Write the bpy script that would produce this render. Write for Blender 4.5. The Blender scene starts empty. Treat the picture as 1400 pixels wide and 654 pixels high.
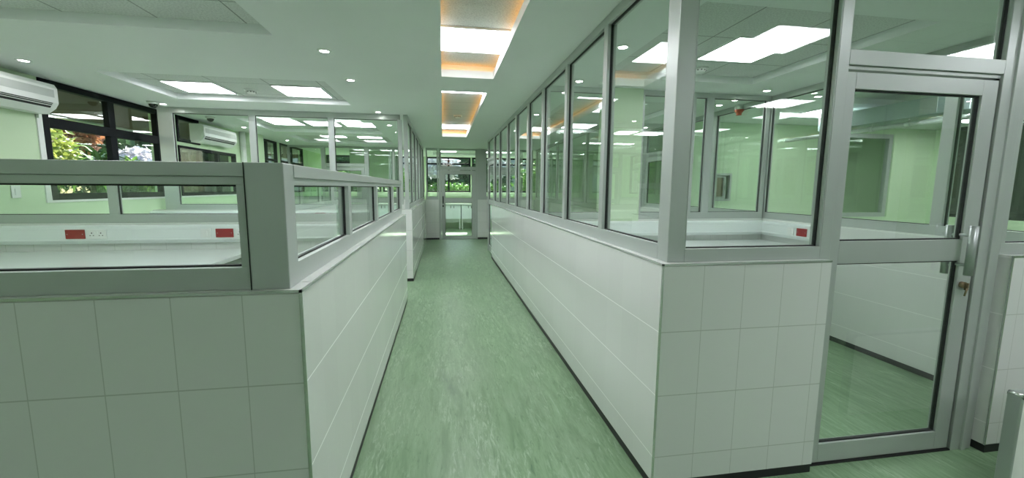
import bpy, bmesh, math, random
from mathutils import Vector, Matrix
random.seed(7)
sc = bpy.context.scene
COL = sc.collection

# ------------------------------------------------------------------ materials
def new_mat(name):
    m = bpy.data.materials.new(name); m.use_nodes = True
    nt = m.node_tree; nt.nodes.clear()
    out = nt.nodes.new('ShaderNodeOutputMaterial')
    return m, nt, out
def N(nt, typ, **kw):
    n = nt.nodes.new(typ)
    for k, v in kw.items():
        if k.startswith('i_'): n.inputs[k[2:].replace('_', ' ')].default_value = v
        else: setattr(n, k, v)
    return n
def math_(nt, op, a, b=None, c=None):
    n = nt.nodes.new('ShaderNodeMath'); n.operation = op
    for i, v in enumerate((a, b, c)):
        if v is None: continue
        if isinstance(v, (int, float)): n.inputs[i].default_value = v
        else: nt.links.new(v, n.inputs[i])
    return n.outputs[0]
def mixc(nt, fac, a, b):
    n = nt.nodes.new('ShaderNodeMix'); n.data_type = 'RGBA'
    for i, v in ((0, fac), (6, a), (7, b)):
        if isinstance(v, (int, float)): n.inputs[i].default_value = v
        elif isinstance(v, (tuple, list)): n.inputs[i].default_value = (*v[:3], 1)
        else: nt.links.new(v, n.inputs[i])
    return n.outputs[2]
def plain(name, col, rough=.5, metal=0, noise=0, scale=8, bump=0, stretch=None, coat=0, spec=.5, emit=None, estr=0):
    m, nt, out = new_mat(name)
    p = N(nt, 'ShaderNodeBsdfPrincipled')
    p.inputs['Roughness'].default_value = rough; p.inputs['Metallic'].default_value = metal
    p.inputs['Base Color'].default_value = (*col, 1); p.inputs['Specular IOR Level'].default_value = spec
    p.inputs['Coat Weight'].default_value = coat
    if emit: p.inputs['Emission Color'].default_value = (*emit, 1); p.inputs['Emission Strength'].default_value = estr
    if noise or bump:
        g = N(nt, 'ShaderNodeNewGeometry'); mp = N(nt, 'ShaderNodeMapping')
        nt.links.new(g.outputs['Position'], mp.inputs['Vector'])
        if stretch: mp.inputs['Scale'].default_value = stretch
        t = N(nt, 'ShaderNodeTexNoise'); t.inputs['Scale'].default_value = scale; t.inputs['Detail'].default_value = 5
        nt.links.new(mp.outputs[0], t.inputs['Vector'])
        if noise:
            d = [max(0, c * (1 - noise)) for c in col]; l = [min(1, c * (1 + noise)) for c in col]
            nt.links.new(mixc(nt, t.outputs['Fac'], d, l), p.inputs['Base Color'])
        if bump:
            b = N(nt, 'ShaderNodeBump'); b.inputs['Strength'].default_value = bump; b.inputs['Distance'].default_value = .003
            nt.links.new(t.outputs['Fac'], b.inputs['Height']); nt.links.new(b.outputs[0], p.inputs['Normal'])
    nt.links.new(p.outputs[0], out.inputs[0])
    return m

def tile_material(name, offx, offy, offz, col=(.745, .77, .74), w=.2, h=.3):
    m, nt, out = new_mat(name)
    g = N(nt, 'ShaderNodeNewGeometry')
    sp = N(nt, 'ShaderNodeSeparateXYZ'); nt.links.new(g.outputs['Position'], sp.inputs[0])
    sn = N(nt, 'ShaderNodeSeparateXYZ'); nt.links.new(g.outputs['True Normal'], sn.inputs[0])
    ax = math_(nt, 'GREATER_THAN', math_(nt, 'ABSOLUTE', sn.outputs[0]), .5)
    hx = math_(nt, 'SUBTRACT', sp.outputs[0], offx); hy = math_(nt, 'SUBTRACT', sp.outputs[1], offy)
    hh = math_(nt, 'ADD', math_(nt, 'MULTIPLY', hx, math_(nt, 'SUBTRACT', 1.0, ax)), math_(nt, 'MULTIPLY', hy, ax))
    u = math_(nt, 'DIVIDE', hh, w); v = math_(nt, 'DIVIDE', math_(nt, 'SUBTRACT', sp.outputs[2], offz), h)
    def edge(t, width):
        f = math_(nt, 'FRACT', t); d = math_(nt, 'MINIMUM', f, math_(nt, 'SUBTRACT', 1.0, f))
        return math_(nt, 'LESS_THAN', d, width)
    top = math_(nt, 'GREATER_THAN', sn.outputs[2], .5)
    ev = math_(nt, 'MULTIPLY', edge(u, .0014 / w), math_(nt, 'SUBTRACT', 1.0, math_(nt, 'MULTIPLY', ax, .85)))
    gr = math_(nt, 'MAXIMUM', ev, edge(v, .0021 / h))
    gr = math_(nt, 'MULTIPLY', gr, math_(nt, 'SUBTRACT', 1.0, top))
    cell = N(nt, 'ShaderNodeCombineXYZ'); nt.links.new(math_(nt, 'FLOOR', u), cell.inputs[0]); nt.links.new(math_(nt, 'FLOOR', v), cell.inputs[1]); nt.links.new(ax, cell.inputs[2])
    wn = N(nt, 'ShaderNodeTexWhiteNoise'); nt.links.new(cell.outputs[0], wn.inputs['Vector'])
    tint = mixc(nt, wn.outputs['Value'], [c * .975 for c in col], col)
    gcol = mixc(nt, ax, (.42, .45, .40), (.93, .94, .92))  # same grout throughout; side faces painted lighter as the light catches them
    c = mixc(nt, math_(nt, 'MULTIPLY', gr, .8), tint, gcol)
    p = N(nt, 'ShaderNodeBsdfPrincipled'); nt.links.new(c, p.inputs['Base Color'])
    nt.links.new(math_(nt, 'ADD', math_(nt, 'MULTIPLY', gr, .5), .10), p.inputs['Roughness'])
    # each glazed tile is set a hair out of true
    vs = N(nt, 'ShaderNodeVectorMath', operation='SUBTRACT'); nt.links.new(wn.outputs['Color'], vs.inputs[0]); vs.inputs[1].default_value = (.5, .5, .5)
    sc_ = N(nt, 'ShaderNodeVectorMath', operation='SCALE'); nt.links.new(vs.outputs[0], sc_.inputs[0]); sc_.inputs['Scale'].default_value = .012
    ad = N(nt, 'ShaderNodeVectorMath', operation='ADD'); nt.links.new(sc_.outputs[0], ad.inputs[0]); nt.links.new(g.outputs['Normal'], ad.inputs[1])
    nz = N(nt, 'ShaderNodeTexNoise'); nz.inputs['Scale'].default_value = 9; nt.links.new(g.outputs['Position'], nz.inputs['Vector'])
    b = N(nt, 'ShaderNodeBump'); b.inputs['Strength'].default_value = .10; b.inputs['Distance'].default_value = .01
    hgt = math_(nt, 'SUBTRACT', math_(nt, 'MULTIPLY', nz.outputs['Fac'], .25), math_(nt, 'MULTIPLY', gr, .4))
    nt.links.new(hgt, b.inputs['Height']); nt.links.new(ad.outputs[0], b.inputs['Normal']); nt.links.new(b.outputs[0], p.inputs['Normal'])
    nt.links.new(p.outputs[0], out.inputs[0])
    return m

def glass_material(name, tint=(.955, .985, .965), boost=1.75, dark=None):
    m, nt, out = new_mat(name)
    g = N(nt, 'ShaderNodeNewGeometry')
    fr = N(nt, 'ShaderNodeFresnel'); fr.inputs['IOR'].default_value = 1.5
    f = math_(nt, 'MINIMUM', math_(nt, 'MULTIPLY', fr.outputs[0], boost), .95)
    f = math_(nt, 'MULTIPLY', f, math_(nt, 'SUBTRACT', 1.0, g.outputs['Backfacing']))
    tr = N(nt, 'ShaderNodeBsdfTransparent'); tr.inputs[0].default_value = (*tint, 1)
    gl = N(nt, 'ShaderNodeBsdfGlossy'); gl.inputs['Roughness'].default_value = 0.0; gl.inputs[0].default_value = (.95, 1, .97, 1)
    mx = N(nt, 'ShaderNodeMixShader'); nt.links.new(f, mx.inputs[0]); nt.links.new(tr.outputs[0], mx.inputs[1]); nt.links.new(gl.outputs[0], mx.inputs[2])
    nt.links.new(mx.outputs[0], out.inputs[0])
    return m

def floor_material():
    m, nt, out = new_mat('marbled_green_vinyl')
    g = N(nt, 'ShaderNodeNewGeometry')
    def noise(scl, detail, rough, dist=0, off=(0, 0, 0)):
        mp = N(nt, 'ShaderNodeMapping'); mp.inputs['Scale'].default_value = scl; mp.inputs['Location'].default_value = off
        nt.links.new(g.outputs['Position'], mp.inputs['Vector'])
        t = N(nt, 'ShaderNodeTexNoise'); t.inputs['Scale'].default_value = 1; t.inputs['Detail'].default_value = detail
        t.inputs['Roughness'].default_value = rough; t.inputs['Distortion'].default_value = dist
        nt.links.new(mp.outputs[0], t.inputs['Vector']); return t.outputs['Fac']
    a = noise((17, 2.6, 1), 7, .68, .6); b = noise((48, 8, 1), 6, .72, .9, (3, 7, 0)); c = noise((2.2, .9, 1), 3, .5, 0, (9, 1, 0))
    def ramp(fac, lo, hi):
        n = N(nt, 'ShaderNodeMapRange'); n.inputs['From Min'].default_value = lo; n.inputs['From Max'].default_value = hi
        nt.links.new(fac, n.inputs['Value']); return n.outputs[0]
    base = mixc(nt, ramp(a, .38, .62), (.165, .285, .150), (.245, .385, .220))
    bm_ = ramp(noise((5, 1.3, 1), 4, .6, .8, (2, 5, 0)), .40, .62)
    base = mixc(nt, math_(nt, 'MULTIPLY', math_(nt, 'MULTIPLY', ramp(b, .50, .64), bm_), .85), base, (.40, .54, .37))
    base = mixc(nt, math_(nt, 'MULTIPLY', ramp(b, .43, .32), .75), base, (.085, .175, .09))
    base = mixc(nt, math_(nt, 'MULTIPLY', ramp(a, .64, .72), .5), base, (.42, .56, .43))
    base = mixc(nt, math_(nt, 'MULTIPLY', ramp(c, .50, .66), .35), base, (.26, .37, .24))
    # the worn dark scuff in the middle of the walkway
    s1 = N(nt, 'ShaderNodeSeparateXYZ'); nt.links.new(g.outputs['Position'], s1.inputs[0])
    dx = math_(nt, 'SUBTRACT', math_(nt, 'ADD', s1.outputs[0], math_(nt, 'MULTIPLY', s1.outputs[1], .22)), .66)
    dy = math_(nt, 'SUBTRACT', s1.outputs[1], 2.85)
    rr = math_(nt, 'SQRT', math_(nt, 'ADD', math_(nt, 'POWER', math_(nt, 'MULTIPLY', dx, 22), 2), math_(nt, 'POWER', math_(nt, 'MULTIPLY', dy, 3.2), 2)))
    st = math_(nt, 'MULTIPLY', ramp(rr, 1.2, .3), ramp(b, .38, .55))
    base = mixc(nt, math_(nt, 'MULTIPLY', st, .6), base, (.085, .17, .10))
    p = N(nt, 'ShaderNodeBsdfPrincipled'); nt.links.new(base, p.inputs['Base Color'])
    nt.links.new(math_(nt, 'ADD', math_(nt, 'MULTIPLY', a, .22), .24), p.inputs['Roughness'])
    bp = N(nt, 'ShaderNodeBump'); bp.inputs['Strength'].default_value = .12; bp.inputs['Distance'].default_value = .002
    nt.links.new(b, bp.inputs['Height']); nt.links.new(bp.outputs[0], p.inputs['Normal'])
    nt.links.new(p.outputs[0], out.inputs[0]); return m

def ceiling_tile_material(ox, oy, pitch=.54):
    m, nt, out = new_mat('mineral_fibre_tile')
    g = N(nt, 'ShaderNodeNewGeometry'); sp = N(nt, 'ShaderNodeSeparateXYZ'); nt.links.new(g.outputs['Position'], sp.inputs[0])
    def edge(o, off):
        f = math_(nt, 'FRACT', math_(nt, 'DIVIDE', math_(nt, 'SUBTRACT', o, off), pitch)); d = math_(nt, 'MINIMUM', f, math_(nt, 'SUBTRACT', 1.0, f))
        return math_(nt, 'LESS_THAN', d, .009)
    gr = math_(nt, 'MAXIMUM', edge(sp.outputs[0], ox), edge(sp.outputs[1], oy))
    t = N(nt, 'ShaderNodeTexNoise'); t.inputs['Scale'].default_value = 90; t.inputs['Detail'].default_value = 3; nt.links.new(g.outputs['Position'], t.inputs['Vector'])
    mr = N(nt, 'ShaderNodeMapRange'); mr.inputs['From Min'].default_value = .3; mr.inputs['From Max'].default_value = .6; nt.links.new(t.outputs['Fac'], mr.inputs['Value'])
    c = mixc(nt, mr.outputs[0], (.52, .56, .535), (.70, .74, .71)); c = mixc(nt, math_(nt, 'MULTIPLY', gr, .8), c, (.20, .23, .21))
    p = N(nt, 'ShaderNodeBsdfPrincipled'); p.inputs['Roughness'].default_value = .9; nt.links.new(c, p.inputs['Base Color'])
    b = N(nt, 'ShaderNodeBump'); b.inputs['Strength'].default_value = .4; b.inputs['Distance'].default_value = .003; nt.links.new(t.outputs['Fac'], b.inputs['Height']); nt.links.new(b.outputs[0], p.inputs['Normal'])
    nt.links.new(p.outputs[0], out.inputs[0]); return m

def emission(name, col, s):
    m, nt, out = new_mat(name)
    e = N(nt, 'ShaderNodeEmission'); e.inputs[0].default_value = (*col, 1); e.inputs[1].default_value = s
    nt.links.new(e.outputs[0], out.inputs[0]); return m

ALU = plain('anodised_aluminium', (.47, .515, .485), .36, .3, noise=.05, scale=6, stretch=(1, 1, .25))
STEEL = plain('polished_trim', (.62, .66, .62), .22, .85)
BLACKSTEEL = plain('black_window_metal', (.006, .008, .010), .55, 0, spec=.12)
GASKET = plain('black_rubber', (.010, .012, .011), .6)
CEIL = plain('white_ceiling_paint', (.80, .845, .825), .65, noise=.02, scale=3)
GREEN = plain('pale_green_wall_paint', (.585, .745, .505), .5, noise=.03, scale=2)
SKIRT = plain('black_skirting', (.012, .012, .014), .45)
WORKTOP = plain('white_worktop', (.80, .84, .82), .15, noise=.02, scale=4)
TRUNK = plain('white_trunking', (.78, .84, .82), .3)
PLASTIC = plain('white_plastic', (.80, .83, .80), .3)
ACGREY = plain('grey_ac_strip', (.50, .54, .51), .4)
DARK = plain('dark_slot', (.012, .013, .013), .6)
RED = plain('red_plate', (.30, .004, .008), .3)
REDLAMP = plain('orange_red_plastic', (.65, .12, .05), .35)
CUPB = plain('white_cupboard', (.80, .86, .90), .25)
FLOOR = floor_material()
TRAYTILE = ceiling_tile_material(-2.92, 5.05)
TROUGHTILE = ceiling_tile_material(-.02, 3.20, .55)
GLASS = glass_material('clear_glass')
GLASSDARK = plain('tinted_dome_and_dark_pane', (.012, .016, .014), .03, spec=.6)
PANEL_E = emission('led_panel_diffuser', (1.0, .985, 1.06), 7.5)
SPOT_E = emission('downlight_lens', (1.0, 1.0, .97), 26)
COVE_E = emission('amber_led_strip', (1.0, .40, .06), 1.9)
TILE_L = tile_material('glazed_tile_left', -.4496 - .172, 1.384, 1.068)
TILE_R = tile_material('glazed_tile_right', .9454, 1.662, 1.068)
GLAZE_SILL = plain('glazed_sill_tile', (.80, .835, .79), .12)
PIPE = plain('silver_pipe', (.60, .64, .62), .3, .7)
DUCT = plain('grey_blue_bulkhead', (.34, .43, .42), .55)
BRASS = plain('worn_brass', (.22, .17, .10), .5, .6)
HOLE = plain('socket_hole', (.03, .03, .03), .7)

# ------------------------------------------------------------------ mesh helpers
def abox(bm, x0, x1, y0, y1, z0, z1, mi=0):
    x0, x1 = sorted((x0, x1)); y0, y1 = sorted((y0, y1)); z0, z1 = sorted((z0, z1))
    v = [bm.verts.new(p) for p in ((x0,y0,z0),(x1,y0,z0),(x1,y1,z0),(x0,y1,z0),(x0,y0,z1),(x1,y0,z1),(x1,y1,z1),(x0,y1,z1))]
    for q in ((0,3,2,1),(4,5,6,7),(0,1,5,4),(1,2,6,5),(2,3,7,6),(3,0,4,7)):
        f = bm.faces.new([v[i] for i in q]); f.material_index = mi
def cyl(bm, p0, p1, r0, r1=None, n=20, cap=True):
    r1 = r0 if r1 is None else r1
    p0, p1 = Vector(p0), Vector(p1); d = (p1 - p0).normalized()
    a = d.orthogonal().normalized(); b = d.cross(a)
    A = [bm.verts.new(p0 + (a * math.cos(t) + b * math.sin(t)) * r0) for t in [2 * math.pi * i / n for i in range(n)]]
    B = [bm.verts.new(p1 + (a * math.cos(t) + b * math.sin(t)) * r1) for t in [2 * math.pi * i / n for i in range(n)]]
    for i in range(n): bm.faces.new((A[i], A[(i+1) % n], B[(i+1) % n], B[i])).smooth = True
    if cap: bm.faces.new(A[::-1]); bm.faces.new(B)
def prism(bm, prof, axis, a0, a1):
    """prof: list of 2-D points; axis 'x' -> prof is (y,z); axis 'y' -> prof is (x,z); axis 'z' -> (x,y)."""
    def P(p, a): return {'x': (a, p[0], p[1]), 'y': (p[0], a, p[1]), 'z': (p[0], p[1], a)}[axis]
    A = [bm.verts.new(P(p, a0)) for p in prof]; B = [bm.verts.new(P(p, a1)) for p in prof]; n = len(prof)
    for i in range(n): bm.faces.new((A[i], A[(i+1) % n], B[(i+1) % n], B[i]))
    bm.faces.new(A[::-1]); bm.faces.new(B)
def wpos(o):
    v = Vector((0, 0, 0))
    while o: v += o.location; o = o.parent
    return v
def make(name, bm, mats, parent=None, origin=None, bevel=0):
    """link a mesh whose vertices were given in world coordinates as ONE object"""
    bmesh.ops.recalc_face_normals(bm, faces=bm.faces[:])
    org = Vector(origin) if origin is not None else (wpos(parent) if parent else Vector((0, 0, 0)))
    bmesh.ops.translate(bm, vec=-org, verts=bm.verts[:])
    me = bpy.data.meshes.new(name); bm.to_mesh(me); bm.free()
    for m in (mats if isinstance(mats, (list, tuple)) else [mats]): me.materials.append(m)
    o = bpy.data.objects.new(name, me); COL.objects.link(o)
    if parent: o.parent = parent; o.location = org - wpos(parent)
    else: o.location = org
    if bevel:
        b = o.modifiers.new('edge', 'BEVEL'); b.width = bevel; b.segments = 2; b.limit_method = 'ANGLE'; b.angle_limit = math.radians(50)
    return o
def boxes(name, lst, mat, parent=None, origin=None, bevel=0):
    bm = bmesh.new()
    for b in lst: abox(bm, *b)
    return make(name, bm, mat, parent, origin, bevel)
def tag(o, label, cat, group=None):
    o['label'] = label; o['category'] = cat
    if group: o['group'] = group
    return o
def empty(name, loc, label=None, cat=None, group=None):
    o = bpy.data.objects.new(name, None); COL.objects.link(o); o.location = loc; o.empty_display_size = .1
    if label: tag(o, label, cat, group)
    return o
def structure(o): o['kind'] = 'structure'; return o
def copy_tree(o, parent=None):
    c = o.copy(); COL.objects.link(c)
    if parent: c.parent = parent
    for ch in [k for k in bpy.data.objects if k.parent == o]: copy_tree(ch, c)
    return c

HC = 2.435                                   # ceiling height
# ------------------------------------------------------------------ floor
structure(boxes('floor', [(-3.95, 8.4, -3.1, 15.0, -.08, 0)], FLOOR))

# ------------------------------------------------------------------ ceiling with its recesses
XA, XB, YA, YB = -3.95, 8.4, -3.1, 14.72
trays = [(-3.12, -1.14, 1.48, 3.24, 2.50, 1), (-3.12, -1.14, 4.52, 5.74, 2.50, 1), (-3.12, -1.14, 7.15, 8.70, 2.50, 1),
         (-3.12, -1.14, 9.20, 10.75, 2.50, 1), (1.45, 3.03, 2.24, 3.83, 2.50, 1), (1.45, 3.03, 4.80, 7.60, 2.50, 1), (4.4, 6.4, 2.4, 4.4, 2.50, 1),
         (1.45, 5.2, -.15, 1.25, 2.50, 1), (1.45, 5.2, -2.2, -.7, 2.50, 1), (-3.12, -1.14, -2.2, -.7, 2.50, 1),
         (0, .487, .9, 4.11, 2.505, 2), (0, .487, 4.71, 8.80, 2.505, 2), (-.3, 2.4, 12.3, 13.7, 2.50, 1)]
bm = bmesh.new()
xs = sorted({XA, XB, *[t[0] for t in trays], *[t[1] for t in trays]}); ys = sorted({YA, YB, *[t[2] for t in trays], *[t[3] for t in trays]})
for i in range(len(xs) - 1):
    for j in range(len(ys) - 1):
        cx, cy = (xs[i] + xs[i+1]) / 2, (ys[j] + ys[j+1]) / 2
        if any(t[0] < cx < t[1] and t[2] < cy < t[3] for t in trays): continue
        bm.faces.new([bm.verts.new(p) for p in ((xs[i], ys[j], HC), (xs[i], ys[j+1], HC), (xs[i+1], ys[j+1], HC), (xs[i+1], ys[j], HC))])
def quad(p, mi=0):
    f = bm.faces.new([bm.verts.new(q) for q in p]); f.material_index = mi
for x0, x1, y0, y1, zt, kind in trays:
    for a, b in (((x0,y0),(x1,y0)), ((x1,y0),(x1,y1)), ((x1,y1),(x0,y1)), ((x0,y1),(x0,y0))):
        quad(((*a, HC), (*b, HC), (*b, zt), (*a, zt)))
    if kind == 1:
        quad(((x0,y0,zt),(x1,y0,zt),(x1,y1,zt),(x0,y1,zt)), 1)
    else:   # lip, hidden ledge for the amber strip, then the tiled top
        e, z2 = .07, 2.565; X0, X1, Y0, Y1 = x0 - e, x1 + e, y0 - e, y1 + e
        for r in ((X0,X1,Y0,y0),(X0,X1,y1,Y1),(X0,x0,y0,y1),(x1,X1,y0,y1)): quad(((r[0],r[2],zt),(r[1],r[2],zt),(r[1],r[3],zt),(r[0],r[3],zt)))
        for a, b in (((X0,Y0),(X1,Y0)), ((X1,Y0),(X1,Y1)), ((X1,Y1),(X0,Y1)), ((X0,Y1),(X0,Y0))): quad(((*a, zt), (*b, zt), (*b, z2), (*a, z2)))
        quad(((X0,Y0,z2),(X1,Y0,z2),(X1,Y1,z2),(X0,Y1,z2)), 2)
bmesh.ops.recalc_face_normals(bm, faces=bm.faces[:])
abox(bm, XA, XB, YA, YB, 2.66, 2.76)
me = bpy.data.meshes.new('ceiling'); bm.to_mesh(me); bm.free()
for m in (CEIL, TRAYTILE, TROUGHTILE): me.materials.append(m)
c = bpy.data.objects.new('ceiling', me); COL.objects.link(c); structure(c)
# outer rim that closes the void over the ceiling
structure(boxes('trim_1', [(XA-.1, XA, YA, YB, HC, 2.76), (XB, XB+.1, YA, YB, HC, 2.76), (XA, XB, YA-.1, YA, HC, 2.76), (XA, XB, YB, YB+.1, HC, 2.76)], CEIL))

# amber strips above the corridor recess lips
for k, (x0, x1, y0, y1) in enumerate(((0, .487, .9, 4.11), (0, .487, 4.71, 8.80))):
    z = 2.507
    tag(boxes('led_strip', [(x0-.05, x0-.035, y0, y1, z, z+.008), (x1+.035, x1+.05, y0, y1, z, z+.008), (x0, x1, y0-.05, y0-.035, z, z+.008), (x0, x1, y1+.035, y1+.05, z, z+.008)], COVE_E, origin=(x0-.04, y0, z)),
        ('amber LED strip glowing around the nearer corridor ceiling recess', 'amber LED strip glowing around the farther corridor ceiling recess')[k], 'strip light', 'amber strips in the corridor ceiling recesses')

# ------------------------------------------------------------------ ceiling light panels
def light_panel(x, y, z, w, l, label, group):
    t = empty('ceiling_light', (x, y, z), label, 'ceiling light', group)
    f = .012
    boxes('frame', [(x, x+w, y, y+f, z-.012, z), (x, x+w, y+l-f, y+l, z-.012, z), (x, x+f, y+f, y+l-f, z-.012, z), (x+w-f, x+w, y+f, y+l-f, z-.012, z)], PLASTIC, t)
    boxes('diffuser', [(x+f, x+w-f, y+f, y+l-f, z-.009, z-.003)], PANEL_E, t)
    return t
PT = 2.499
G1 = 'square light panels in the ceiling recesses'
spec = [
 (-2.92, 1.85, 'square light panel at the far left of the nearest recess, over the left bench'),
 (-1.84, 1.85, 'square light panel at the right of the nearest recess, over the left bench'),
 (-2.92, 5.06, 'wide bright ceiling panel left of the smoke detector in the left bay'),
 (-1.84, 5.06, 'bright ceiling panel right of the smoke detector in the left bay'),
 (-2.92, 7.62, 'ceiling panel seen at left through the tall partition in the left bay'),
 (-2.30, 7.62, 'ceiling panel in the middle of the row seen through the tall left partition'),
 (-1.70, 7.62, 'ceiling panel seen at right through the tall partition in the left bay'),
 (-2.60, 9.45, 'ceiling panel left in the farthest recess of the left bay'),
 (-1.84, 9.45, 'ceiling panel right in the farthest recess of the left bay'),
 (2.11, 2.83, 'large bright ceiling panel inside the glazed room on the right'),
 (2.11, 5.34, 'ceiling panel seen beyond the far glazing of the right-hand room'),
 (2.11, 6.96, 'farther ceiling panel beyond the back glazing of the right-hand room'),
 (4.78, 2.83, 'ceiling panel in the outer passage right of the glazed room'),
 (2.20, .34, 'ceiling panel over the entrance area in front of the glass door'),
 (4.00, .34, 'ceiling panel over the entrance area at the far right'),
 (-2.92, -1.65, 'added fill panel behind the viewer at left'), (2.20, -1.65, 'ceiling panel behind the viewer at right'), (4.00, -1.65, 'ceiling panel behind the viewer at far right'),  # the left panel is unseen, added as fill for the left front tiles
 (-.1, 12.7, 'ceiling panel in the end room left of the corridor door'),
 (1.3, 12.7, 'ceiling panel in the end room behind the corridor door')]
for x, y, lab in spec: light_panel(x, y, PT, .52, .54, lab, G1)
light_panel(6.9, 3.2, HC-.001, .52, .54, 'added fill panel on the ceiling by the dark windows at right', G1); light_panel(5.84, 2.83, PT, .52, .54, 'added fill panel at the right of the outer passage recess', G1); light_panel(7.4, 4.7, HC-.001, .52, .54, 'added fill panel on the ceiling in the corner by the cross wall and dark windows', G1); light_panel(6.3, 8.0, HC-.001, .52, .54, 'added fill panel on the ceiling behind the glazed opening of the cross wall', G1); light_panel(4.75, 4.75, HC-.001, .52, .54, 'added fill panel on the ceiling in front of the pass hatch wall', G1)  # extra panels added to brighten the outer passage and behind the cross wall
for y, lab in ((1.55, 'corridor light panel nearest in the first long recess'), (3.20, 'big corridor light panel across the first long recess'),
               (4.78, 'corridor light panel at the near end of the second recess'), (7.95, 'corridor light panel at the far end of the second recess')):
    light_panel(-.02, y, 2.564, .53, .55, lab, 'light panels across the corridor recesses')

# ------------------------------------------------------------------ downlights
def downlight(x, y):
    t = empty('downlight', (x, y, HC))
    bm = bmesh.new(); n = 28
    prof = [(.030, -.001), (.034, -.008), (.050, -.005), (.052, 0)]
    rings = [[bm.verts.new((x + r*math.cos(2*math.pi*i/n), y + r*math.sin(2*math.pi*i/n), HC + dz)) for i in range(n)] for r, dz in prof]
    for a, b in zip(rings, rings[1:]):
        for i in range(n): bm.faces.new((a[i], a[(i+1) % n], b[(i+1) % n], b[i])).smooth = True
    make('trim_ring', bm, PLASTIC, t)
    bm = bmesh.new(); cyl(bm, (x, y, HC-.006), (x, y, HC-.001), .031, n=24); make('lens', bm, SPOT_E, t)
    return t
D0 = None
GD = 'small round downlights'
for x, y, lab in ((-3.44, 4.25, 'round downlight over the air conditioner on the left'), (-3.50, 6.12, 'round downlight beside the dome camera by the left windows'),
    (-.88, 3.52, 'largest round downlight left of the corridor recesses'), (-.87, 4.40, 'second round downlight left of the corridor recesses'),
    (-.87, 6.15, 'small round downlight just in front of the tall left partition'), (-.87, 7.4, 'round downlight just behind the tall left partition'),
    (-.87, 9.3, 'farthest round downlight in the left bay'), (-3.45, 8.2, 'round downlight by the second left window'), (-3.45, 10.3, 'round downlight by the farthest left windows'),
    (1.31, 3.02, 'round downlight nearest the big corner pane of the glazed room'), (1.31, 4.02, 'round downlight seen through the second corridor pane at right'),
    (3.35, 4.02, 'round downlight at the back corner of the glazed room'), (4.10, 4.15, 'round downlight outside the glazed room near its back corner'),
    (3.36, 4.80, 'round downlight just beyond the back glazing of the glazed room'), (2.93, 6.40, 'round downlight deep beyond the green column'),
    (3.38, 6.75, 'farther round downlight deep beyond the green column'), (6.9, 4.4, 'round downlight by the dark windows at right'),
    (1.31, 5.9, 'round downlight along the corridor glazing at mid length'), (1.31, 7.6, 'farthest round downlight along the right corridor glazing')):
    if D0 is None: o = D0 = downlight(x, y)
    else: o = copy_tree(D0); o.location = (x, y, HC)
    tag(o, lab, 'downlight', GD)

# ------------------------------------------------------------------ smoke detectors, cameras, sounder
def smoke(x, y, z, lab):
    t = empty('smoke_detector', (x, y, z), lab, 'smoke detector', 'smoke detectors')
    bm = bmesh.new(); cyl(bm, (x, y, z-.012), (x, y, z), .07, n=24); make('base', bm, PLASTIC, t)
    bm = bmesh.new(); cyl(bm, (x, y, z-.040), (x, y, z-.012), .040, .056, n=24); make('sensor_head', bm, PLASTIC, t)
    bm = bmesh.new()
    for i in range(10):
        a = 2*math.pi*i/10; p = Vector((x + .0485*math.cos(a), y + .0485*math.sin(a), z-.026)); cyl(bm, p, p + Vector((.003*math.cos(a), .003*math.sin(a), 0)), .006, n=8)
    make('vent_slots', bm, DARK, t)
smoke(-2.16, 5.38, 2.50, 'round white smoke detector between two light panels at left')
smoke(2.32, 3.62, 2.50, 'round white smoke detector inside the glazed room on the right')
smoke(.25, 7.0, 2.565, 'small square smoke detector in the far corridor recess')
def dome(x, y, lab):
    t = empty('dome_camera', (x, y, HC), lab, 'security camera', 'dome security cameras')
    bm = bmesh.new(); cyl(bm, (x, y, HC-.03), (x, y, HC), .06, .065, n=24); make('housing', bm, PLASTIC, t)
    bm = bmesh.new(); bmesh.ops.create_uvsphere(bm, u_segments=20, v_segments=10, radius=.046, matrix=Matrix.Translation((x, y, HC-.03)))
    make('dome', bm, GLASSDARK, t)
dome(-3.54, 6.0, 'dark dome security camera near the wide post by the left window')
dome(-3.44, 7.1, 'dark dome security camera behind the tall left partition')
t = empty('fire_sounder', (3.60, 4.75, HC), 'orange red fire alarm sounder hanging beyond the glazed room', 'alarm')
bm = bmesh.new(); cyl(bm, (3.60,4.75,2.375), (3.60,4.75,2.435), .055, .05); make('base', bm, PLASTIC, t)
bm = bmesh.new(); cyl(bm, (3.60,4.75,2.335), (3.60,4.75,2.375), .035, .06); cyl(bm, (3.60,4.75,2.31), (3.60,4.75,2.335), .03, .03); make('beacon', bm, REDLAMP, t)

# ------------------------------------------------------------------ tiled half walls (parts of the room)
ZT = 1.068
def halfwall(name, segs, mat, skirts, trims):
    """segs: tile boxes, skirts: black baseboard boxes, trims: steel edge strips"""
    o = structure(boxes(name, [(*s, .045, ZT) for s in segs], mat))
    boxes('baseboard', [(*s, 0.0, .047) for s in skirts], SKIRT, o)
    boxes('sill_tile', [(s[0]+.004, s[1]-.004, s[2]+.004, s[3]-.004, ZT-.002, ZT+.010) for s in segs], GLAZE_SILL, o)
    if trims: boxes('edge_trim', trims, STEEL, o)
    return o
T = .12
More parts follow.
